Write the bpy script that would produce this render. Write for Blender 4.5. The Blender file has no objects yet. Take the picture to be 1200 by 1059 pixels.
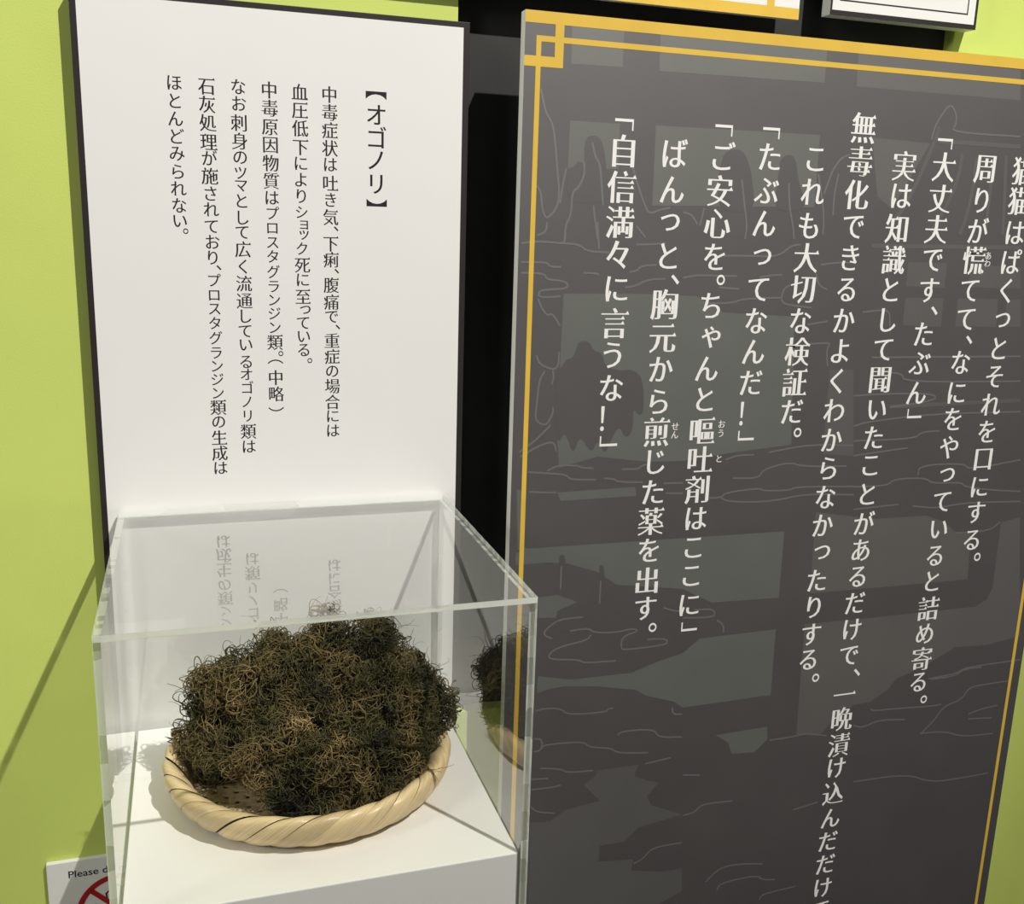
import bpy, bmesh, math, random, json
import numpy as np
from mathutils import Vector, Matrix, noise

R = math.radians
ZO = 1.60                      # height of the panel's datum above the floor
scene = bpy.context.scene
col = scene.collection

# ------------------------------------------------------------------ camera
cam_d = bpy.data.cameras.new('camera'); cam = bpy.data.objects.new('camera', cam_d); col.objects.link(cam)
cam_d.sensor_fit = 'HORIZONTAL'; cam_d.sensor_width = 36.0; cam_d.lens = 36.0 * 1168.93690 / 1200.0
cam_d.clip_start = 0.02
def cam_axes(yaw, pit, rol):
    f = Vector((math.sin(yaw)*math.cos(pit), math.cos(yaw)*math.cos(pit), math.sin(pit)))
    r0 = f.cross(Vector((0, 0, 1))).normalized(); u0 = r0.cross(f)
    return math.cos(rol)*r0 + math.sin(rol)*u0, -math.sin(rol)*r0 + math.cos(rol)*u0, f
_r, _u, _f = cam_axes(0.31576, -0.22466, 0.03079)
cam.matrix_world = Matrix(((_r.x, _u.x, -_f.x, 0.07163), (_r.y, _u.y, -_f.y, -0.87728), (_r.z, _u.z, -_f.z, -0.12826 + ZO), (0, 0, 0, 1)))
scene.camera = cam

# ------------------------------------------------------------------ world, lights, exposure
world = bpy.data.worlds.new('world'); scene.world = world; world.use_nodes = True
world.node_tree.nodes['Background'].inputs[0].default_value = (1.0, 0.98, 0.95, 1)
world.node_tree.nodes['Background'].inputs[1].default_value = 0.075
sp = bpy.data.lights.new('gallery_spotlight', 'SPOT'); spo = bpy.data.objects.new('gallery_spotlight', sp); col.objects.link(spo)
sp.energy = 655; sp.color = (1.0, 0.965, 0.90); sp.spot_size = R(50); sp.spot_blend = 1.0; sp.shadow_soft_size = 0.022
spo.location = (1.42, -2.0, 2.55 + ZO)
spo.rotation_euler = (Vector((0.42, 0, 0.12 + ZO)) - spo.location).to_track_quat('-Z', 'Y').to_euler()
hl = bpy.data.lights.new('hall_light', 'AREA'); hlo = bpy.data.objects.new('hall_light', hl); col.objects.link(hlo)
hl.shape = 'DISK'; hl.size = .55; hl.energy = 18; hl.color = (1.0, .985, .95)
hlo.location = (-1.75, -1.05, .75 + ZO)
hlo.rotation_euler = (Vector((0.30, 0, -.25 + ZO)) - hlo.location).to_track_quat('-Z', 'Y').to_euler()
scene.view_settings.view_transform = 'Standard'; scene.view_settings.look = 'None'
scene.view_settings.gamma = 1.0; scene.view_settings.use_curve_mapping = False
scene.view_settings.exposure = 0.0
scene.cycles.transparent_max_bounces = 40; scene.cycles.max_bounces = 16; scene.cycles.glossy_bounces = 10; scene.cycles.transmission_bounces = 14

# ------------------------------------------------------------------ helpers
def srgb(r, g, b):
    f = lambda c: ((c/255 + .055)/1.055)**2.4 if c > 10.3 else c/255/12.92
    return (f(r), f(g), f(b), 1.0)
def mat(name, colr, rough=.6, spec=.5, grain=0.0, gscale=60., bump=0.0, bscale=400., coat=0):
    m = bpy.data.materials.new(name); m.use_nodes = True; nt = m.node_tree; b = nt.nodes['Principled BSDF']
    b.inputs['Base Color'].default_value = colr; b.inputs['Roughness'].default_value = rough
    b.inputs['Specular IOR Level'].default_value = spec
    if spec >= 1.0: b.inputs['IOR'].default_value = 1.78
    if grain or bump:
        tc = nt.nodes.new('ShaderNodeTexCoord')
    if grain:
        n = nt.nodes.new('ShaderNodeTexNoise'); n.inputs['Scale'].default_value = gscale; n.inputs['Detail'].default_value = 6
        nt.links.new(tc.outputs['Object'], n.inputs['Vector'])
        mp = nt.nodes.new('ShaderNodeMapRange'); mp.inputs[1].default_value = .3; mp.inputs[2].default_value = .7
        mp.inputs[3].default_value = 1 - grain; mp.inputs[4].default_value = 1 + grain
        nt.links.new(n.outputs['Fac'], mp.inputs[0])
        hs = nt.nodes.new('ShaderNodeHueSaturation'); hs.inputs['Color'].default_value = colr
        nt.links.new(mp.outputs[0], hs.inputs['Value']); nt.links.new(hs.outputs[0], b.inputs['Base Color'])
    if bump:
        n2 = nt.nodes.new('ShaderNodeTexNoise'); n2.inputs['Scale'].default_value = bscale; n2.inputs['Detail'].default_value = 3
        nt.links.new(tc.outputs['Object'], n2.inputs['Vector'])
        bp = nt.nodes.new('ShaderNodeBump'); bp.inputs['Strength'].default_value = bump; bp.inputs['Distance'].default_value = .0005
        nt.links.new(n2.outputs['Fac'], bp.inputs['Height']); nt.links.new(bp.outputs[0], b.inputs['Normal'])
    return m
def obj(name, bm, mats, parent=None, smooth=False):
    me = bpy.data.meshes.new(name)
    if isinstance(bm, bmesh.types.BMesh): bm.normal_update(); bm.to_mesh(me); bm.free()
    else: me.from_pydata(*bm)
    if not isinstance(mats, (list, tuple)): mats = [mats]
    for m in mats: me.materials.append(m)
    if smooth:
        for p in me.polygons: p.use_smooth = True
    o = bpy.data.objects.new(name, me); col.objects.link(o)
    if parent is not None: o.parent = parent
    return o
def box(bm, x0, x1, y0, y1, z0, z1, mi=0, bevel=0.0):
    v = [bm.verts.new((x, y, z)) for z in (z0, z1) for y in (y0, y1) for x in (x0, x1)]
    fs = []
    for idx in ((0, 2, 3, 1), (4, 5, 7, 6), (0, 1, 5, 4), (2, 6, 7, 3), (0, 4, 6, 2), (1, 3, 7, 5)):
        f = bm.faces.new([v[i] for i in idx]); f.material_index = mi; fs.append(f)
    if bevel:
        es = list({e for f in fs for e in f.edges})
        bmesh.ops.bevel(bm, geom=es, offset=bevel, segments=2, affect='EDGES', profile=.5)
    return fs
def empty(name, loc, label, cat, group=None):
    o = bpy.data.objects.new(name, None); col.objects.link(o); o.location = loc; o.empty_display_size = .05
    return tag(o, label, cat, group)
def tag(o, label=None, cat=None, group=None, kind=None):
    if label: o['label'] = label
    if cat: o['category'] = cat
    if group: o['group'] = group
    if kind: o['kind'] = kind
    return o
def bx(name, dims, m, parent=None, bevel=0.0, mi=None):
    bm = bmesh.new(); box(bm, *dims, bevel=bevel); return obj(name, bm, m, parent)

# ------------------------------------------------------------------ materials
M_green = mat('lime_green_wall', (.59, .69, .165, 1), .75, .25, grain=.03, gscale=9, bump=.25, bscale=700)
M_black = mat('matte_black_wall', (.030, .0295, .029, 1), .6, .35, grain=.12, gscale=25)
M_frame = mat('black_board_edge', (.022, .017, .016, 1), .55, .4)
M_paper = mat('white_print_paper', (.83, .82, .80, 1), .5, .4, grain=.006, gscale=20, bump=.08, bscale=900)
M_ink = mat('black_ink', (.022, .016, .020, 1), .55, .3)
M_foam = mat('grey_foam_core_edge', (.86, .88, .80, 1), .8, .2)
M_board = mat('charcoal_print', (.050, .0455, .0455, 1), .57, 1.0, grain=.09, gscale=14, bump=.1, bscale=1200)
M_lite = mat('grey_green_print', (.094, .100, .088, 1), .58, 1.0, grain=.05, gscale=20)
M_warm = mat('warm_grey_print', (.088, .083, .078, 1), .58, 1.0, grain=.05, gscale=20)
M_mid = mat('mid_grey_print', (.075, .072, .068, 1), .58, 1.0, grain=.05, gscale=20)
M_dark = mat('dark_silhouette_print', (.048, .043, .043, 1), .58, 1.0, grain=.06, gscale=20)
M_line = mat('outline_print', (.115, .114, .110, 1), .58, 1.0)
M_gold = mat('gold_print', (.76, .50, .07, 1), .45, .5, grain=.04, gscale=30)
M_white_txt = mat('white_ink', (.90, .89, .87, 1), .5, .4)
M_plinth = mat('white_painted_plinth', (.83, .815, .79, 1), .45, .45, grain=.012, gscale=8, bump=.12, bscale=300)
M_floor = mat('grey_carpet', (.06, .058, .055, 1), .9, .2, grain=.2, gscale=120)
M_red = mat('sign_red', (.42, .012, .016, 1), .5, .4)
M_block = mat('grey_mounting_foam', (.10, .10, .10, 1), .8, .2)

def acrylic():
    m = bpy.data.materials.new('clear_acrylic'); m.use_nodes = True; nt = m.node_tree; nt.nodes.clear()
    N = nt.nodes.new; L = nt.links.new
    out = N('ShaderNodeOutputMaterial'); mix = N('ShaderNodeMixShader'); tr = N('ShaderNodeBsdfTransparent'); gl = N('ShaderNodeBsdfGlossy')
    tr.inputs[0].default_value = (.995, 1, .995, 1); gl.inputs['Roughness'].default_value = 0.0; gl.inputs[0].default_value = (1, 1, 1, 1)
    fr = N('ShaderNodeFresnel'); geo = N('ShaderNodeNewGeometry'); fr.inputs['IOR'].default_value = 1.52
    # both reflections of a thin sheet, 2R / (1 + R), taken on the face the ray meets first
    a1 = N('ShaderNodeMath'); a1.operation = 'ADD'; a1.inputs[1].default_value = 1.0; L(fr.outputs[0], a1.inputs[0])
    m1 = N('ShaderNodeMath'); m1.operation = 'MULTIPLY'; m1.inputs[1].default_value = 2.0; L(fr.outputs[0], m1.inputs[0])
    d1 = N('ShaderNodeMath'); d1.operation = 'DIVIDE'; L(m1.outputs[0], d1.inputs[0]); L(a1.outputs[0], d1.inputs[1])
    nb = N('ShaderNodeMath'); nb.operation = 'SUBTRACT'; nb.inputs[0].default_value = 1.0; L(geo.outputs['Backfacing'], nb.inputs[1])
    f1 = N('ShaderNodeMath'); f1.operation = 'MULTIPLY'; L(d1.outputs[0], f1.inputs[0]); L(nb.outputs[0], f1.inputs[1])
    L(f1.outputs[0], mix.inputs[0]); L(tr.outputs[0], mix.inputs[1]); L(gl.outputs[0], mix.inputs[2]); L(mix.outputs[0], out.inputs[0])
    return m
M_acr = acrylic()
def acrylic_edge():
    m = bpy.data.materials.new('polished_acrylic_edge'); m.use_nodes = True; nt = m.node_tree; nt.nodes.clear()
    N = nt.nodes.new; L = nt.links.new
    out = N('ShaderNodeOutputMaterial'); mix = N('ShaderNodeMixShader'); m2 = N('ShaderNodeMixShader')
    gs = N('ShaderNodeBsdfGlass'); gs.inputs['Roughness'].default_value = .08; gs.inputs['IOR'].default_value = 1.49; gs.inputs[0].default_value = (.93, .95, .92, 1)
    tl = N('ShaderNodeBsdfTranslucent'); tl.inputs[0].default_value = (.93, .95, .92, 1)
    df = N('ShaderNodeBsdfDiffuse'); df.inputs[0].default_value = (.93, .95, .92, 1)
    tr = N('ShaderNodeBsdfTransparent'); tr.inputs[0].default_value = (.92, .94, .92, 1)
    m3 = N('ShaderNodeMixShader')
    tc = N('ShaderNodeTexCoord'); nz = N('ShaderNodeTexVoronoi'); nz.inputs['Scale'].default_value = 150; nz.inputs['Randomness'].default_value = .7
    mpg = N('ShaderNodeMapping'); mpg.inputs['Scale'].default_value = (.12, 1.0, .35); L(tc.outputs['Object'], mpg.inputs[0]); L(mpg.outputs[0], nz.inputs['Vector']); sx = N('ShaderNodeSeparateColor'); L(nz.outputs['Color'], sx.inputs[0])
    mr = N('ShaderNodeMapRange'); mr.inputs[1].default_value = .25; mr.inputs[2].default_value = .5; mr.inputs[3].default_value = .48; mr.inputs[4].default_value = .86
    L(sx.outputs[0], mr.inputs[0])
    m2.inputs[0].default_value = .5; L(tl.outputs[0], m2.inputs[1]); L(df.outputs[0], m2.inputs[2])
    m3.inputs[0].default_value = .45; L(gs.outputs[0], m3.inputs[1]); L(tr.outputs[0], m3.inputs[2])
    L(mr.outputs[0], mix.inputs[0]); L(m3.outputs[0], mix.inputs[1]); L(m2.outputs[0], mix.inputs[2]); L(mix.outputs[0], out.inputs[0])
    return m
M_edge = acrylic_edge()

# ------------------------------------------------------------------ setting
bm = bmesh.new()
X0, X1, RZ = 0.2983, 0.8075, -0.6027 + ZO
box(bm, -2.2, X0, 0, .10, 0, 3.2); box(bm, X1, 3.2, 0, .10, 0, 3.2); box(bm, X0, X1, 0, .10, 0, RZ)
tag(obj('wall_back', bm, M_green), 'lime green display wall behind the boards and the case', kind='structure')
tag(bx('wall_recess', (X0, X1, .014, .10, RZ, 3.2), M_black), 'black recessed strip of the wall between the green surfaces', kind='structure')
tag(bx('floor', (-2.2, 3.2, -3.5, .10, -.05, 0), M_floor), 'dark grey floor below the plinth', kind='structure')

# ------------------------------------------------------------------ lettering
_glyph_src = {}
def glyphs(chars, a, b, uroko, fat=0.0):
    """outlines of the built-in font as (verts2d, faces), horizontals thinned by a, verticals thickened by b"""
    objs = []
    for ch in chars:
        if ch in _glyph_src: continue
        c = bpy.data.curves.new('glyph', 'FONT'); c.body = ch; c.size = 1; c.resolution_u = 3
        o = bpy.data.objects.new('glyph', c); col.objects.link(o); objs.append((ch, o, c))
    bpy.context.view_layer.update(); dg = bpy.context.evaluated_depsgraph_get()
    for ch, o, c in objs:
        me = bpy.data.meshes.new_from_object(o.evaluated_get(dg)); _glyph_src[ch] = me
    for ch, o, c in objs:
        bpy.data.objects.remove(o); bpy.data.curves.remove(c)
    res = {}
    for ch in chars:
        bm = bmesh.new(); bm.from_mesh(_glyph_src[ch])
        bmesh.ops.remove_doubles(bm, verts=bm.verts, dist=1e-4)
        for f in bm.faces:
            f.normal_update()
            if f.normal.z < 0: f.normal_flip()
        nv = {}
        ends = []
        for e in bm.edges:
            if len(e.link_faces) != 1: continue
            l = [l for l in e.link_loops][0]
            p, q = l.vert.co, l.link_loop_next.vert.co
            d = (q - p); L = d.length
            if L < 1e-6: continue
            n = Vector((d.y/L, -d.x/L))          # outward (face is CCW)
            for vv in (l.vert, l.link_loop_next.vert): nv.setdefault(vv, []).append((n, L))
            if n.x > .96 and .03 < L < .115: ends.append((l.vert, l.link_loop_next.vert, L))
        aa, bb = (a, b) if ch not in '「」！（）【】。、' else (0.018 if ch in '「」' else 0.0, 0.0 if ch in '【】' else -.005)
        kanji = '一' <= ch <= '鿿' or ch == '々'
        if not kanji and ch not in '「」！（）【】。、': aa, bb = aa*.45, bb*.60
        h = lambda n: fat - aa*n.y**2 + bb*n.x**2
        disp = {}
        for v, ns in nv.items():
            if len(ns) >= 2:
                (n1, _), (n2, _) = ns[0], ns[1]
                det = n1.x*n2.y - n1.y*n2.x
                if abs(det) > .25:
                    h1, h2 = h(n1), h(n2)
                    dx = (h1*n2.y - h2*n1.y)/det; dy = (n1.x*h2 - n2.x*h1)/det
                else:
                    n = (n1 + n2); n = n.normalized() if n.length > 1e-6 else n1
                    k = h(n); dx, dy = n.x*k, n.y*k
            else:
                k = h(ns[0][0]); dx, dy = ns[0][0].x*k, ns[0][0].y*k
            m = math.hypot(dx, dy)
            if m > .05: dx *= .05/m; dy *= .05/m
            disp[v] = (dx, dy)
        for v, (dx, dy) in disp.items(): v.co.x += dx; v.co.y += dy
        if uroko and kanji:
            for (p, q, L) in ends:               # right-hand ends of horizontals get the serif triangle
                lo, hi = (p, q) if p.co.y < q.co.y else (q, p)
                def nb(v, other):
                    for e in v.link_edges:
                        if len(e.link_faces) == 1:
                            w = e.other_vert(v)
                            if w is not other: return w
                wl, wh = nb(lo, hi), nb(hi, lo)
                if wl is None or wh is None: continue
                # both neighbours to the left -> free end of a horizontal stroke
                if wl.co.x < lo.co.x - .05 and wh.co.x < hi.co.x - .05 and abs(wl.co.y - lo.co.y) < .03 and abs(wh.co.y - hi.co.y) < .03:
                    x, y0, y1 = hi.co.x, lo.co.y, hi.co.y
                    f = bm.faces.new([bm.verts.new(c_) for c_ in ((x + .020, y0, .0006), (x - .040, y1 + .072, .0006), (x - .115, y1 - .004, .0006), (x - .10, y0, .0006))])
                    f.normal_update()
                    if f.normal.z < 0: f.normal_flip()
        bmesh.ops.triangulate(bm, faces=bm.faces)
        bm.verts.index_update()
        V = [(v.co.x, v.co.y, v.co.z) for v in bm.verts]; F = [[v.index for v in f.verts] for f in bm.faces]
        bm.free(); res[ch] = (V, F)
    return res
ROT = '「」（）【】'
def text_column(chars, xs, zs, em, G, y, m, parent, name='text_column', label=None, cx=None, wd=0.97):
    """vertical column: every glyph's ink centred at its measured height"""
    V, F = [], []
    if cx is None:
        kx = sorted(x for c, x in zip(chars, xs) if c not in '、。' + ROT)
        cx = kx[len(kx)//2] if kx else xs[0]
    # the column stands upright on the board: centre line from the median, glyph offsets from the font
    for ch, x, z in zip(chars, xs, zs):
        gv, gf = G[ch]
        P = [(px_ - .5, pz - .38, pk) for px_, pz, pk in gv]
        if ch in ROT: P = [(pz, -px_, pk) for px_, pz, pk in P]
        x0 = min(p[0] for p in P); x1 = max(p[0] for p in P); z0 = min(p[1] for p in P); z1 = max(p[1] for p in P)
        ox, oz = (x0 + x1)/2, (z0 + z1)/2
        ks = 1.03 if em > 16 and em < 20 else 1.0 if ('一' <= ch <= '鿿' or ch in ROT + '、。々！') else (.84 if '゠' <= ch <= 'ヿ' else .93)
        if ch in '、。': gx = x
        elif ch in ROT or ch in 'っゃョッ': gx = x
        else: gx = cx + ox*em*wd
        b = len(V)
        for p in P: V.append(((gx + (p[0] - ox)*em*wd*ks)/1000, y - p[2]*em/1000, (z + (p[1] - oz)*em*ks)/1000))
        for f in gf: F.append([b + i for i in f])
    o = obj(name, (V, [], F), m, parent)
    if label: o['label'] = label
    return o
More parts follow.
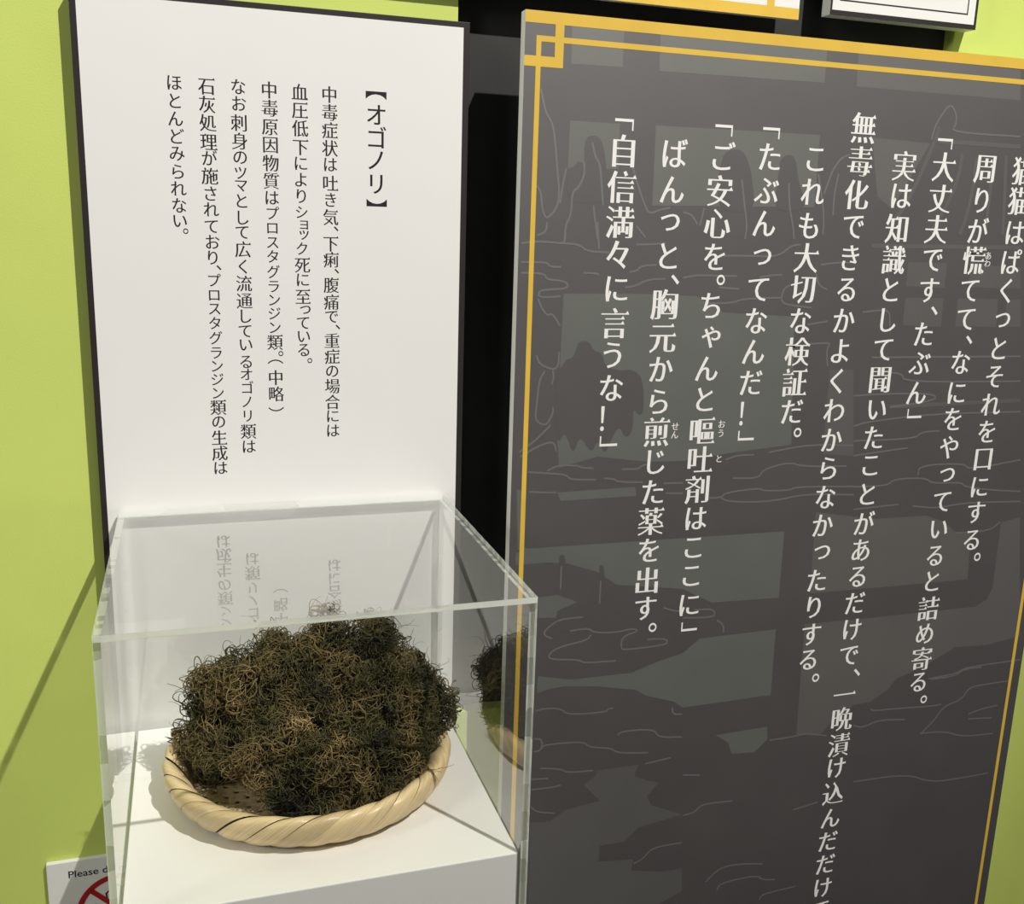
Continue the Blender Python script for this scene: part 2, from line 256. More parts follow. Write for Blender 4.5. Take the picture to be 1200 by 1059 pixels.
DATA = json.loads(r'''{"G":[["「自信満々に言うな！」",[92.9,92.7,93.4,93.5,91.9,93.2,93.8,93.7,94.3,93.7,93.7],[-84.9,-106.7,-137.1,-167.4,-195.4,-225.6,-256.1,-285.2,-315.4,-343.8,-365.2]],["ばんっと、胸元から煎じた薬を出す。",[142.3,139.9,142.6,140.9,151.3,141.5,141.6,141.8,142.7,141.9,144.4,141.7,142.5,142.7,142.4,142.8,151.5],[-106.2,-137.6,-166.0,-195.5,-216.5,-239.3,-270.0,-298.8,-329.2,-358.3,-387.4,-416.8,-446.0,-475.0,-506.1,-535.0,-555.8]],["「ご安心を。ちゃんと嘔吐剤はここに」",[189.9,191.3,190.1,189.6,189.8,198.1,189.3,192.4,190.1,189.6,190.6,190.0,190.0,191.1,191.0,190.8,191.5,192.1],[-84.4,-106.1,-136.7,-165.6,-195.5,-216.3,-239.9,-269.3,-299.0,-328.2,-358.2,-386.7,-416.9,-446.1,-476.2,-505.5,-535.7,-558.6]],["「たぶんってなんだ！」",[238.4,237.7,238.8,238.4,239.9,239.5,238.6,238.8,239.4,238.5,238.6],[-84.1,-104.9,-134.8,-164.2,-194.6,-224.9,-254.1,-283.5,-313.3,-343.3,-365.0]],["これも大切な検証だ。",[285.7,286.5,286.7,287.6,287.9,287.4,287.3,287.5,288.6,296.3],[-105.0,-134.0,-164.9,-194.7,-224.4,-254.1,-284.0,-313.8,-342.9,-364.1]],["無毒化できるかよくわからなかったりする。",[335.2,334.7,335.2,334.7,336.3,334.2,335.0,334.8,336.0,335.6,336.5,337.3,337.9,337.7,339.4,339.1,338.4,339.1,337.9,347.6],[-74.2,-104.2,-134.6,-164.7,-193.6,-224.0,-253.9,-283.7,-313.6,-343.1,-373.1,-402.3,-432.6,-462.5,-491.8,-522.1,-551.7,-582.3,-610.8,-632.6]],["実は知識として聞いたことがあるだけで、一晩漬け込んだだけで",[383.3,384.9,383.2,384.1,383.3,386.5,386.0,385.2,386.0,385.7,384.9,385.7,386.4,387.4,389.2,390.7,392.2,386.6,399.5,386.2,388.2,388.5,389.0,388.4,388.2,388.7,388.6,388.3,388.1],[-106.2,-134.1,-164.9,-194.7,-223.5,-253.4,-283.1,-313.3,-343.8,-372.6,-402.1,-432.1,-463.2,-492.9,-522.2,-551.7,-581.8,-611.8,-632.4,-655.4,-685.8,-716.8,-744.9,-775.7,-806.5,-835.7,-864.8,-895.2,-924.4]],["「大丈夫です、たぶん」",[430.7,430.0,429.8,431.0,433.3,432.6,442.4,432.7,433.4,433.2,433.5],[-83.5,-105.2,-135.0,-164.3,-194.2,-223.8,-243.9,-267.5,-296.9,-327.5,-348.9]],["周りが慌てて、なにをやっていると詰め寄る。",[476.7,479.1,479.4,479.6,480.8,481.2,490.3,481.5,481.9,482.3,483.0,485.0,483.7,483.4,483.2,483.1,484.8,484.8,484.9,483.2,493.1],[-105.3,-135.0,-163.9,-193.8,-223.8,-252.7,-273.5,-296.8,-328.6,-356.3,-386.5,-416.5,-446.2,-476.5,-506.3,-535.1,-566.5,-596.3,-625.7,-653.8,-675.7]],["猫猫はぱくっとそれを口にする。",[525.1,526.3,526.5,528.4,525.8,529.6,528.8,529.5,529.5,529.7,531.2,530.3,531.5,531.8,539.9],[-104.6,-133.8,-165.1,-193.7,-223.4,-253.4,-282.7,-312.4,-342.0,-371.2,-401.5,-431.9,-460.6,-491.8,-511.8]]],"W":[["【オゴノリ】",[226.2,226.4,228.2,224.7,226.4,226.7],[-28.1,-43.4,-61.2,-79.8,-99.2,-114.4]],["中毒症状は吐き気、下痢、腹痛で、重症の場合には",[187.1,186.9,186.9,187.0,187.9,187.4,187.3,187.6,192.3,187.5,187.6,192.5,187.8,187.6,188.1,193.0,188.1,188.1,188.0,188.2,188.3,188.4,188.4],[-30.0,-43.8,-58.0,-72.1,-85.1,-99.8,-113.3,-127.5,-136.8,-149.2,-162.5,-171.9,-183.7,-198.0,-210.5,-219.2,-230.8,-244.7,-257.5,-270.6,-284.3,-297.0,-309.9]],["血圧低下によりショック死に至っている。",[163.1,163.2,163.2,163.3,163.5,163.5,163.7,163.9,165.7,165.7,163.5,163.8,164.0,164.0,165.7,163.9,164.2,164.2,168.8],[-29.3,-43.6,-57.7,-72.3,-85.2,-98.1,-111.2,-124.1,-134.4,-142.6,-153.7,-167.2,-179.5,-193.2,-204.6,-215.8,-227.3,-238.8,-247.9]],["中毒原因物質はプロスタグランジン類。（中略）",[138.9,139.2,139.6,139.4,139.6,139.5,139.9,140.8,140.1,139.3,139.5,140.5,139.8,140.5,140.4,140.9,140.1,144.6,140.0,140.4,140.4,139.7],[-29.6,-43.4,-57.7,-71.9,-86.0,-100.0,-113.4,-125.5,-137.8,-149.5,-160.6,-173.1,-185.4,-196.6,-207.7,-219.7,-231.9,-241.6,-248.5,-262.1,-276.2,-289.5]],["なお刺身のツマとして広く流通しているオゴノリ類は",[115.0,115.4,114.9,115.0,115.3,115.3,115.3,115.4,115.9,116.0,115.6,115.2,116.0,115.8,117.0,116.0,115.9,116.2,116.3,117.4,115.4,116.5,116.4,116.7],[-28.7,-41.4,-56.1,-70.1,-82.8,-94.8,-105.0,-116.7,-130.0,-141.8,-155.4,-169.3,-183.1,-197.5,-210.1,-222.6,-234.1,-248.4,-258.9,-270.0,-282.6,-294.8,-308.1,-321.5]],["石灰処理が施されており、プロスタグランジン類の生成は",[90.9,91.0,91.4,91.3,91.5,91.6,91.8,91.7,91.5,91.7,92.1,96.4,92.6,91.9,91.5,91.5,92.5,92.0,92.7,92.2,92.7,92.3,92.0,92.1,92.0,92.3],[-29.9,-43.6,-57.5,-71.8,-84.1,-98.3,-111.8,-124.2,-137.8,-149.9,-162.5,-170.5,-180.6,-193.0,-204.3,-215.7,-227.9,-240.6,-251.7,-262.8,-274.6,-286.6,-299.3,-312.7,-326.4,-339.3]],["ほとんどみられない。",[67.6,67.6,67.4,67.7,67.5,67.5,67.6,67.4,67.5,71.7],[-29.0,-42.4,-55.7,-68.8,-82.2,-95.8,-108.8,-121.9,-134.2,-141.9]]],"R":[["せん",[161.4,162.0],[-353.5,-361.6]],["おう",[210.8,211.1],[-352.9,-361.8]],["と",[210.8],[-387.0]],["あわ",[500.4,501.1],[-188.5,-195.9]]],"P":[["L",[40.8,-8.9,88.4,-9.6,88.6,-38.4,41.6,-39.0]],["L",[122.1,-9.0,289.1,-9.2,289.3,-37.3,123.1,-39.0]],["W",[322.5,-8.2,509.5,-10.5,514.5,-38.2,324.1,-38.0]],["L",[42.7,-84.3,88.8,-84.4,89.4,-122.4,42.4,-123.5]],["L",[122.9,-83.8,289.9,-82.9,291.0,-147.9,123.8,-151.8]],["W",[347.1,-82.0,413.6,-84.0,378.1,-146.6,359.9,-135.3]],["L",[43.2,-230.1,115.5,-229.6,174.2,-231.4,203.9,-246.2,280.7,-250.1,290.4,-376.3,226.8,-381.5,172.0,-387.7,136.1,-386.9,83.4,-379.7,45.8,-388.6,41.6,-350.0,42.6,-295.4]],["M",[404.3,-196.5,450.9,-196.6,451.4,-221.3,404.7,-220.0]],["M",[405.7,-231.1,451.6,-231.5,453.2,-260.3,406.3,-258.6]],["M",[480.2,-197.9,543.2,-199.1,547.1,-220.9,481.1,-220.4]],["M",[469.5,-231.8,520.0,-231.5,522.6,-260.4,470.5,-259.6]],["M",[531.7,-232.5,549.2,-232.4,554.3,-260.5,532.1,-259.7]],["M",[326.1,-301.9,353.8,-302.3,364.9,-390.8,328.1,-387.4]],["L",[45.0,-412.0,123.6,-410.7,125.4,-419.7,48.7,-420.4]],["L",[5.4,-406.7,10.8,-408.0,13.8,-462.3,18.3,-464.8,8.4,-465.2]],["L",[6.4,-469.7,12.8,-464.4,292.0,-466.0,292.8,-537.2,215.6,-535.7,181.9,-518.3,126.1,-510.0,109.8,-507.7,89.4,-493.1,58.4,-482.1,36.9,-479.6,6.7,-479.7]],["L",[30.1,-513.7,49.3,-512.6,70.4,-521.8,50.0,-529.1,49.2,-535.9,30.9,-534.2]],["W",[327.0,-448.0,400.8,-459.9,464.4,-460.1,488.8,-468.3,505.3,-480.9,526.6,-482.3,531.0,-537.2,383.1,-536.3,329.8,-535.8]],["W",[327.4,-569.6,387.4,-570.7,547.3,-570.5,561.3,-563.2,567.4,-550.6,566.0,-474.2,591.0,-469.9,616.7,-612.7,570.7,-618.8,526.7,-616.7,484.8,-636.6,452.2,-646.1,442.6,-658.2,421.9,-669.8,400.0,-671.1,374.7,-687.1,360.3,-702.4,330.8,-696.3]],["L",[292.9,-571.9,294.2,-646.0,191.7,-647.5,181.4,-639.6,149.4,-629.0,137.6,-621.1,95.7,-612.3,59.7,-608.0,42.1,-609.5,32.6,-611.9,32.8,-594.1,68.3,-601.8,131.8,-602.0,159.2,-593.2,187.1,-587.0,205.2,-573.2]],["L",[293.8,-682.3,295.3,-697.4,281.0,-710.3,253.2,-708.3,247.9,-694.7,231.9,-683.7]],["M",[100.7,-704.7,145.3,-705.1,142.3,-717.3,156.7,-724.6,169.7,-729.2,157.9,-742.8,163.7,-754.2,200.2,-770.7,149.9,-778.0,135.5,-791.2,107.8,-791.4,107.5,-809.7,147.1,-814.4,145.4,-827.4,182.3,-835.8,205.1,-836.0,207.2,-863.8,179.7,-874.8,31.7,-844.8,30.8,-752.3,52.2,-753.5,68.6,-743.6,105.0,-739.4,97.2,-730.6,86.8,-718.8,98.6,-710.6]],["D",[48.4,-288.8,55.9,-286.8,58.5,-272.6,69.4,-271.7,74.2,-280.9,83.2,-283.0,86.1,-295.4,102.0,-299.8,113.1,-297.9,125.1,-306.5,128.3,-338.4,122.8,-342.6,116.5,-333.8,118.0,-357.4,110.3,-363.6,103.8,-350.5,96.6,-363.1,90.6,-379.0,83.0,-362.6,77.0,-377.4,64.8,-357.7,58.7,-378.8,50.2,-353.0,44.2,-367.5,40.1,-348.5,38.2,-302.9]],["D",[57.0,-118.2,56.6,-103.3,59.4,-95.7,68.8,-95.2,74.4,-102.4,78.8,-124.7,82.4,-151.3,42.3,-152.7,42.0,-123.5,48.2,-122.3,51.1,-117.5]],["D",[191.3,-106.1,195.5,-101.0,206.8,-99.5,215.5,-105.0,223.3,-126.4,228.4,-154.4,188.7,-155.6,188.0,-120.0]],["D",[250.0,-109.3,254.0,-102.1,266.0,-102.5,270.8,-124.5,285.9,-150.5,247.4,-153.7,249.3,-125.3]],["D",[49.9,-473.8,52.6,-472.9,55.4,-474.2,57.0,-488.9,49.7,-488.3]],["D",[91.4,-487.1,93.7,-486.1,95.6,-487.4,97.9,-503.6,90.4,-501.8]]],"N":[[15.6,-61.0,20.3,-79.6,27.1,-87.4,30.3,-104.6,32.9,-126.7,35.6,-143.5,34.1,-156.8,25.2,-166.5,22.0,-162.8,19.5,-153.5,19.2,-146.0,14.9,-138.7],[41.0,-123.6,38.4,-135.9,36.5,-152.9],[63.8,-101.0,67.7,-113.9,71.6,-117.5,73.8,-130.6,76.6,-153.4],[56.9,-117.2,58.3,-127.5,53.2,-139.0,47.1,-143.1,47.3,-162.0,42.1,-171.8,42.6,-183.1],[103.2,-120.8,109.7,-136.8,114.8,-148.2,121.0,-159.7,130.7,-155.5,141.7,-153.2],[67.6,-153.7,70.0,-167.1,73.0,-182.4],[109.6,-169.9,119.0,-179.5],[212.0,-125.9,216.3,-146.7,221.2,-166.7,220.0,-178.8],[261.4,-126.9,264.3,-149.1,269.9,-165.4,272.2,-177.5],[154.5,-156.7,163.7,-158.4,170.1,-167.2],[175.8,-152.1,172.5,-168.1],[292.0,-117.5,298.0,-137.7,302.6,-156.1,303.3,-172.8],[324.3,-98.7,314.8,-102.2,306.4,-114.8,300.2,-135.5],[314.1,-116.5,311.3,-135.1,312.4,-154.8],[414.4,-80.8,416.5,-68.2,423.7,-55.4,431.6,-46.7,439.5,-54.5,441.1,-64.8,435.6,-72.4,520.4,-72.0],[2.3,-187.6,16.6,-185.4,41.7,-186.7,56.5,-187.4,63.2,-193.1,84.8,-193.6],[25.3,-169.0,24.6,-177.6,16.5,-180.6],[42.3,-176.1,41.7,-186.7],[72.2,-167.6,74.9,-190.9],[2.4,-203.5,26.7,-203.1,28.9,-206.9,40.1,-207.1],[2.7,-212.5,25.0,-212.8,26.2,-218.0,45.3,-219.2,47.7,-225.7,26.6,-226.8,20.3,-227.9,19.5,-233.8,40.6,-232.6],[60.9,-211.7,73.9,-212.1,76.1,-213.5],[105.5,-210.5,113.2,-209.0,116.2,-204.9,131.8,-203.7],[101.9,-224.1,111.8,-223.0,123.7,-216.8,141.7,-216.0],[110.6,-186.1,121.7,-185.9,139.5,-184.5],[19.5,-234.7,23.0,-242.6,28.5,-249.5,32.7,-247.5,37.2,-252.5,41.0,-258.5],[19.9,-284.4,22.8,-292.5,35.9,-297.8,41.1,-294.8,41.2,-281.6],[35.9,-297.8,37.2,-305.0,35.3,-311.1],[28.4,-298.7,23.3,-306.7,22.0,-327.2,20.4,-343.7,31.5,-349.2,37.5,-338.0,37.7,-331.7],[6.4,-372.3,21.1,-362.5,29.5,-354.4,35.8,-348.3],[7.6,-376.6,25.6,-366.8,39.7,-363.1,42.3,-372.8],[159.0,-215.0,172.6,-212.2,193.5,-212.5,214.8,-212.6],[196.8,-223.2,218.3,-224.4],[175.8,-237.9,212.3,-237.7,222.7,-233.4,265.1,-232.1],[199.0,-194.3,225.0,-193.8,256.3,-194.3,269.9,-183.6,279.6,-182.3],[238.8,-213.3,253.2,-211.1,262.9,-210.9],[298.6,-241.5,267.0,-238.4,264.0,-233.1,265.6,-224.6,271.3,-220.3,283.5,-218.1],[304.0,-200.8,321.4,-198.4,336.7,-198.1],[300.0,-209.4,303.7,-220.0,314.3,-224.2],[295.3,-257.8,317.9,-254.5],[300.0,-276.4,325.5,-275.4,319.9,-280.9,323.1,-298.8],[265.5,-383.0,311.2,-376.8,363.6,-379.9],[357.2,-245.7,378.0,-243.4,388.8,-244.5,390.8,-259.0],[373.6,-290.4,559.8,-291.3],[389.0,-305.4,412.3,-306.9,416.4,-316.2,564.6,-317.8],[357.2,-328.8,397.4,-327.4,455.8,-328.7,458.3,-335.9,402.0,-341.5],[361.1,-360.0,376.7,-355.9,453.3,-349.9,570.5,-350.9],[363.0,-375.2,437.4,-375.6,444.8,-368.7,467.5,-368.3],[364.9,-390.6,430.3,-384.9],[15.7,-391.2,33.2,-393.1,53.2,-395.2,56.8,-400.3,82.8,-401.6],[34.2,-391.1,43.9,-386.2,64.0,-387.1,67.5,-389.4,79.9,-390.6],[90.7,-400.7,102.2,-401.9,104.7,-404.9,131.6,-406.7],[108.6,-392.8,126.0,-393.6,129.3,-390.0,135.1,-389.2],[17.4,-409.9,31.7,-411.3,43.9,-411.9],[153.0,-408.9,173.7,-409.3],[156.1,-418.7,174.4,-419.7],[52.2,-484.0,52.3,-507.7],[93.2,-502.0,93.3,-525.8],[77.0,-538.1,66.5,-537.6,50.4,-538.3,37.1,-548.5,38.5,-553.3,45.5,-556.7],[63.7,-550.7,83.5,-549.7,88.4,-554.9,112.3,-557.3,131.4,-554.5,136.6,-558.5,119.8,-561.6,118.2,-574.5,123.1,-576.7,167.3,-576.1,169.4,-571.5,163.0,-568.9,146.9,-568.0],[86.2,-557.0,81.8,-562.4,51.6,-566.2,41.6,-574.5,47.5,-578.6,75.7,-581.7,78.2,-585.6,114.1,-587.2],[162.0,-536.1,174.6,-540.8,183.7,-541.7],[227.5,-407.4,257.8,-408.9,259.6,-400.5,289.6,-393.8,305.8,-399.2,357.8,-401.1],[203.1,-426.2,216.7,-426.5,221.2,-421.5,260.1,-419.0,261.7,-422.1,295.4,-423.2,297.6,-419.8,368.9,-423.0],[216.7,-427.0,224.6,-430.9,260.2,-433.6,285.9,-432.0,301.2,-429.4,324.9,-428.8,370.1,-432.0],[196.2,-541.6,216.5,-542.3,220.7,-547.6,217.3,-551.6,184.2,-548.9],[222.7,-555.0,230.9,-560.7,231.6,-569.4],[218.3,-388.4,230.4,-384.4,249.2,-384.8],[447.4,-415.4,447.2,-404.4,505.1,-404.6,512.2,-412.3,580.1,-404.1],[369.0,-423.5,410.5,-424.5,418.0,-417.6,457.8,-418.3,466.0,-424.9,505.5,-425.6,509.3,-430.8,549.2,-436.7,586.6,-440.0],[372.0,-447.8,383.0,-447.2,427.5,-445.6],[445.0,-448.4,477.4,-452.8,512.1,-448.5,588.7,-451.6],[505.6,-482.3,551.0,-482.8,564.7,-473.4],[495.3,-651.3,535.0,-649.1,543.4,-643.2,623.0,-642.4],[32.1,-630.4,42.5,-628.9,58.9,-631.5,65.1,-639.0,107.0,-641.3,108.0,-637.8,114.1,-638.1],[120.8,-669.0,124.2,-664.5,160.4,-666.9,166.1,-677.2,193.3,-680.3],[30.9,-660.1,40.3,-661.5,39.6,-673.5,31.4,-674.0],[39.5,-672.2,41.7,-667.7,84.4,-670.1,89.6,-677.4,114.1,-681.7,118.1,-686.0,129.4,-689.6,155.8,-692.7],[39.1,-692.9,61.8,-697.1,66.8,-702.0,95.8,-703.9],[30.2,-703.8,47.9,-705.3],[30.6,-715.0,53.1,-716.0,61.4,-714.8],[31.3,-734.4,37.4,-740.9,56.7,-745.4],[152.8,-704.9,181.9,-702.3],[147.5,-819.8,160.0,-814.1,167.1,-804.2,202.7,-804.5],[179.6,-645.7,180.9,-653.4,191.4,-654.7],[297.9,-698.7,326.9,-698.8,340.6,-696.7,369.7,-703.4],[197.5,-724.5,217.3,-727.5],[201.1,-772.2,215.5,-770.6,221.5,-762.3,259.2,-764.5],[336.4,-788.0,367.5,-783.5],[234.6,-858.1,249.8,-844.4,271.7,-843.0,304.5,-849.1],[249.4,-872.1,252.8,-863.0,298.7,-862.1,305.0,-868.9,322.4,-872.3],[304.6,-894.4,306.8,-887.7,349.9,-886.2],[403.1,-695.8,415.3,-700.2,435.0,-693.3,471.4,-697.6],[422.7,-678.2,426.0,-681.3,454.3,-682.2,503.1,-685.7,518.3,-684.9],[495.6,-718.0,511.9,-703.5,521.9,-688.1,546.0,-682.8,553.3,-669.9,568.7,-667.6,613.4,-667.3],[499.6,-652.5,531.8,-652.2,543.1,-645.3,568.2,-645.4],[558.6,-702.6,576.9,-698.0,599.1,-696.6],[559.6,-708.4,593.6,-711.5],[494.0,-717.8,529.9,-719.9,553.6,-730.2,598.8,-732.1],[411.8,-765.5,484.3,-766.9,517.6,-782.8,562.1,-784.0,600.9,-783.2]],"B":[[420.4,-68.0,421.3,-74.2,397.5,-136.2,379.9,-160.2],[452.1,-91.5,452.4,-110.6,443.3,-138.8,426.1,-167.5],[470.3,-94.8,470.7,-122.7,467.1,-151.1,461.7,-168.8],[490.4,-91.8,491.7,-124.1,492.0,-150.3,493.5,-168.0],[505.5,-91.0,510.2,-125.6,514.6,-167.4],[422.4,-81.4,522.1,-81.6],[401.9,-341.0,568.3,-338.6],[359.3,-181.6,539.8,-179.8]]}''')
allc = ''.join(sorted({c for k in 'GWR' for c0, _, _ in DATA[k] for c in c0}))
G_bold = glyphs(allc, .0215, .019, True, .0075)
G_reg = glyphs(allc, .013, .008, True, .0065)

# ------------------------------------------------------------------ white explanatory board
W_ = empty('text_board', (.150, 0, ZO - .62), 'tall white board with black edge and small black vertical lettering behind the clear case', 'board')
def loc(o, root):          # parts are written in wall coordinates
    o.location = -Vector(root.location) + Vector((0, 0, ZO)); return o
loc(bx('board', (-.0048, .3055, -.0128, -.0002, -.62, .0350), M_frame, W_, bevel=.0004), W_)
loc(bx('white_print', (.0, .3000, -.01300, -.0129, -.6155, .0304), M_paper, W_), W_)
for c, xs, zs in DATA['W']:
    big = c[0] == '【'
    loc(text_column(c, xs, zs, 18.8 if big else 14.2, G_reg, -.01303, M_ink, W_, 'heading' if big else 'text_column', wd=.95), W_)

# ------------------------------------------------------------------ charcoal story board
BX, BZ, BD, BW, BH = 0.34390, 0.04322, .044, .6254, 1.25
S_ = empty('story_board', (BX + BW/2, 0, ZO + BZ - BH), 'large charcoal board with gold border, faint palace artwork and white vertical lettering', 'board')
def sloc(o): o.location = Vector((BX, 0, BZ + ZO)) - Vector(S_.location); return o
sloc(bx('foam_core', (0, BW, -BD, -BD + .0110, -BH, 0), M_foam, S_, bevel=.0003))
sloc(bx('charcoal_print', (0.0002, BW - .0002, -BD - .0002, -BD - .00002, -BH + .0002, -.0002), M_board, S_))
for xx in (.10, .36, .52):
    sloc(bx('mounting_block', (xx, xx + .05, -BD + .0111, .0139, -.30, -.22), M_block, S_))
def prn(polys, y, m, name):
    bm = bmesh.new()
    for p in polys:
        vs = [bm.verts.new((a/1000, y, b/1000)) for a, b in p]
        f = bm.faces.new(vs); f.normal_update()
        if f.normal.y > 0: f.normal_flip()
    bmesh.ops.triangulate(bm, faces=bm.faces)
    return sloc(obj(name, bm, m, S_))
def pairs(v): return list(zip(v[::2], v[1::2]))
def smooth_line(p):
    if len(p) < 3: return p
    for _ in range(2):
        q = [p[0]]
        for a, b in zip(p, p[1:]):
            q += [(a[0]*.75 + b[0]*.25, a[1]*.75 + b[1]*.25), (a[0]*.25 + b[0]*.75, a[1]*.25 + b[1]*.75)]
        p = q + [p[-1]]
    return p
def ribbon(pl, w):
    """one continuous strip with mitred corners -> list of quads sharing their edges"""
    pl = [p for i, p in enumerate(pl) if i == 0 or math.hypot(p[0] - pl[i-1][0], p[1] - pl[i-1][1]) > .3]
    L, Rr = [], []
    for i, p in enumerate(pl):
        a = pl[max(i-1, 0)]; b = pl[min(i+1, len(pl)-1)]; dx, dz = b[0] - a[0], b[1] - a[1]; l = math.hypot(dx, dz) or 1
        nx, nz = -dz/l*w/2, dx/l*w/2; L.append((p[0] + nx, p[1] + nz)); Rr.append((p[0] - nx, p[1] - nz))
    return [[L[i], L[i+1], Rr[i+1], Rr[i]] for i in range(len(pl) - 1)]
PI4 = math.pi/4
clip = lambda p: [(min(max(a, 0.3), BW*1000 - .3), b) for a, b in p]
for key, m, nm, dy in (('W', M_warm, 'printed_opening', .00001), ('M', M_mid, 'printed_lattice_pane', .00003), ('L', M_lite, 'printed_opening', .00005), ('D', M_dark, 'printed_silhouette', .00008)):
    for n_, v in enumerate(v for k, v in DATA['P'] if k == key):
        prn([clip(smooth_line(pairs(v)) if key == 'D' else pairs(v))], -BD - .0002 - dy - n_*.000001, m, nm)
for n_, v in enumerate(DATA['B']):
    prn([clip(q) for q in ribbon(smooth_line(pairs(v)), 4.2)], -BD - .00030 - n_*.000001, M_mid, 'printed_roof_rib')
def prn_strips(strips, y, m, name):
    bm = bmesh.new()
    for n_, s in enumerate(strips):
        for p in s:
            f = bm.faces.new([bm.verts.new((a/1000, y - n_*.0000002, b/1000)) for a, b in p]); f.normal_update()
            if f.normal.y > 0: f.normal_flip()
    return sloc(obj(name, bm, m, S_))
prn_strips([[clip(q) for q in ribbon(smooth_line(pairs(v)), 1.8)] for v in DATA['N']], -BD - .00032, M_line, 'printed_cloud_outlines')['kind'] = 'stuff'
rect = lambda a, b, c, d: [(a, c), (b, c), (b, d), (a, d)]
W1 = BW*1000
bands = [rect(0, W1, 0, -9.5), rect(0, W1, -BH*1000, -BH*1000 + 9.5),
         rect(10.1, W1 - 10.1, -19, -23.6), rect(10.1, W1 - 10.1, -BH*1000 + 19, -BH*1000 + 23.6),
         rect(10.1, 14.5, -19, -BH*1000 + 19), rect(W1 - 15.5, W1 - 11.3, -19, -BH*1000 + 19)]
for sx in (0, 1):
    for sz in (0, 1):
        fx = (lambda a: W1 - a) if sx else (lambda a: a); fz = (lambda b: -BH*1000 - b) if sz else (lambda b: b)
        bands += [rect(fx(26.5), fx(34.3), fz(-9.5), fz(-43.3)), rect(fx(0), fx(34.3), fz(-35), fz(-43.3))]
prn_strips([[b_] for b_ in bands], -BD - .00036, M_gold, 'gold_border')
for c, xs, zs in DATA['G']:
    k = [i for i, ch in enumerate(c) if '一' <= ch <= '鿿']
    sloc(text_column(c, xs, zs, 30.3, G_bold, -BD - .00039, M_white_txt, S_, wd=.93))
for c, xs, zs in DATA['R']:
    sloc(text_column(c, xs, zs, 9.2, G_reg, -BD - .00039, M_white_txt, S_, 'small_reading', cx=xs[0]))

# ------------------------------------------------------------------ boards above
def upper_gold():
    x1, zb, D, T = .6205, .0640, .012, .0062
    r = empty('story_board', (.38, 0, ZO + zb), 'white board with a gold border along its lower edge, above the charcoal board', 'board')
    f = lambda o: loc(o, r)
    f(bx('foam_core', (.12, x1, -D, -D + T, zb, zb + .60), M_foam, r, bevel=.0003))
    f(bx('white_print', (.1202, x1 - .0002, -D - .0002, -D - .00002, zb + .0002, zb + .5998), M_paper, r))
    f(bx('mounting_block', (.40, .48, -D + T + .0001, .0139, zb + .2, zb + .3), M_block, r))
    bm = bmesh.new(); cnt = [0]
    def q(a, b, c, d):
        cnt[0] += 1
        vs = [bm.verts.new((x, -D - .0003 - cnt[0]*.000002, z)) for x, z in ((a, c), (b, c), (b, d), (a, d))]
        fc = bm.faces.new(vs); fc.normal_update()
        if fc.normal.y > 0: fc.normal_flip()
    q(.12, x1, zb, zb + .0095); q(.13, x1 - .010, zb + .019, zb + .0236); q(x1 - .0145, x1 - .0101, zb + .019, zb + .58)
    q(x1 - .0343, x1 - .0265, zb + .0095, zb + .0433); q(x1 - .0343, x1, zb + .035, zb + .0433)
    f(obj('gold_border', bm, M_gold, r))
upper_gold()
def upper_frame():
    x0, x1, zb, D = .6525, .8190, .0712, .0150
    r = empty('notice_board', ((x0 + x1)/2, 0, ZO + zb), 'thick white board with black edge and thin black inner line at the top right', 'board')
    f = lambda o: loc(o, r)
    f(bx('foam_core', (x0, x1, -D + .0012, -.0003, zb, zb + .30), M_foam, r, bevel=.0002))
    f(bx('black_edge', (x0, x1, -D, -D + .0011, zb, zb + .30), M_frame, r))
    f(bx('white_print', (x0 + .0012, x1 - .0032, -D - .0003, -D - .00005, zb + .0042, zb + .2966), M_paper, r))
    bm = bmesh.new()
    a, b, c, d, w = x0 + .0085, x1 - .0115, zb + .0125, zb + .288, .0013
    for (p, q_, s, t) in ((a, b, c, c + w), (a, b, d - w, d), (a, a + w, c, d), (b - w, b, c, d)):
        vs = [bm.verts.new((x, -D - .0004, z)) for x, z in ((p, s), (q_, s), (q_, t), (p, t))]
        fc = bm.faces.new(vs); fc.normal_update()
        if fc.normal.y > 0: fc.normal_flip()
    f(obj('inner_line', bm, M_ink, r))
upper_frame()

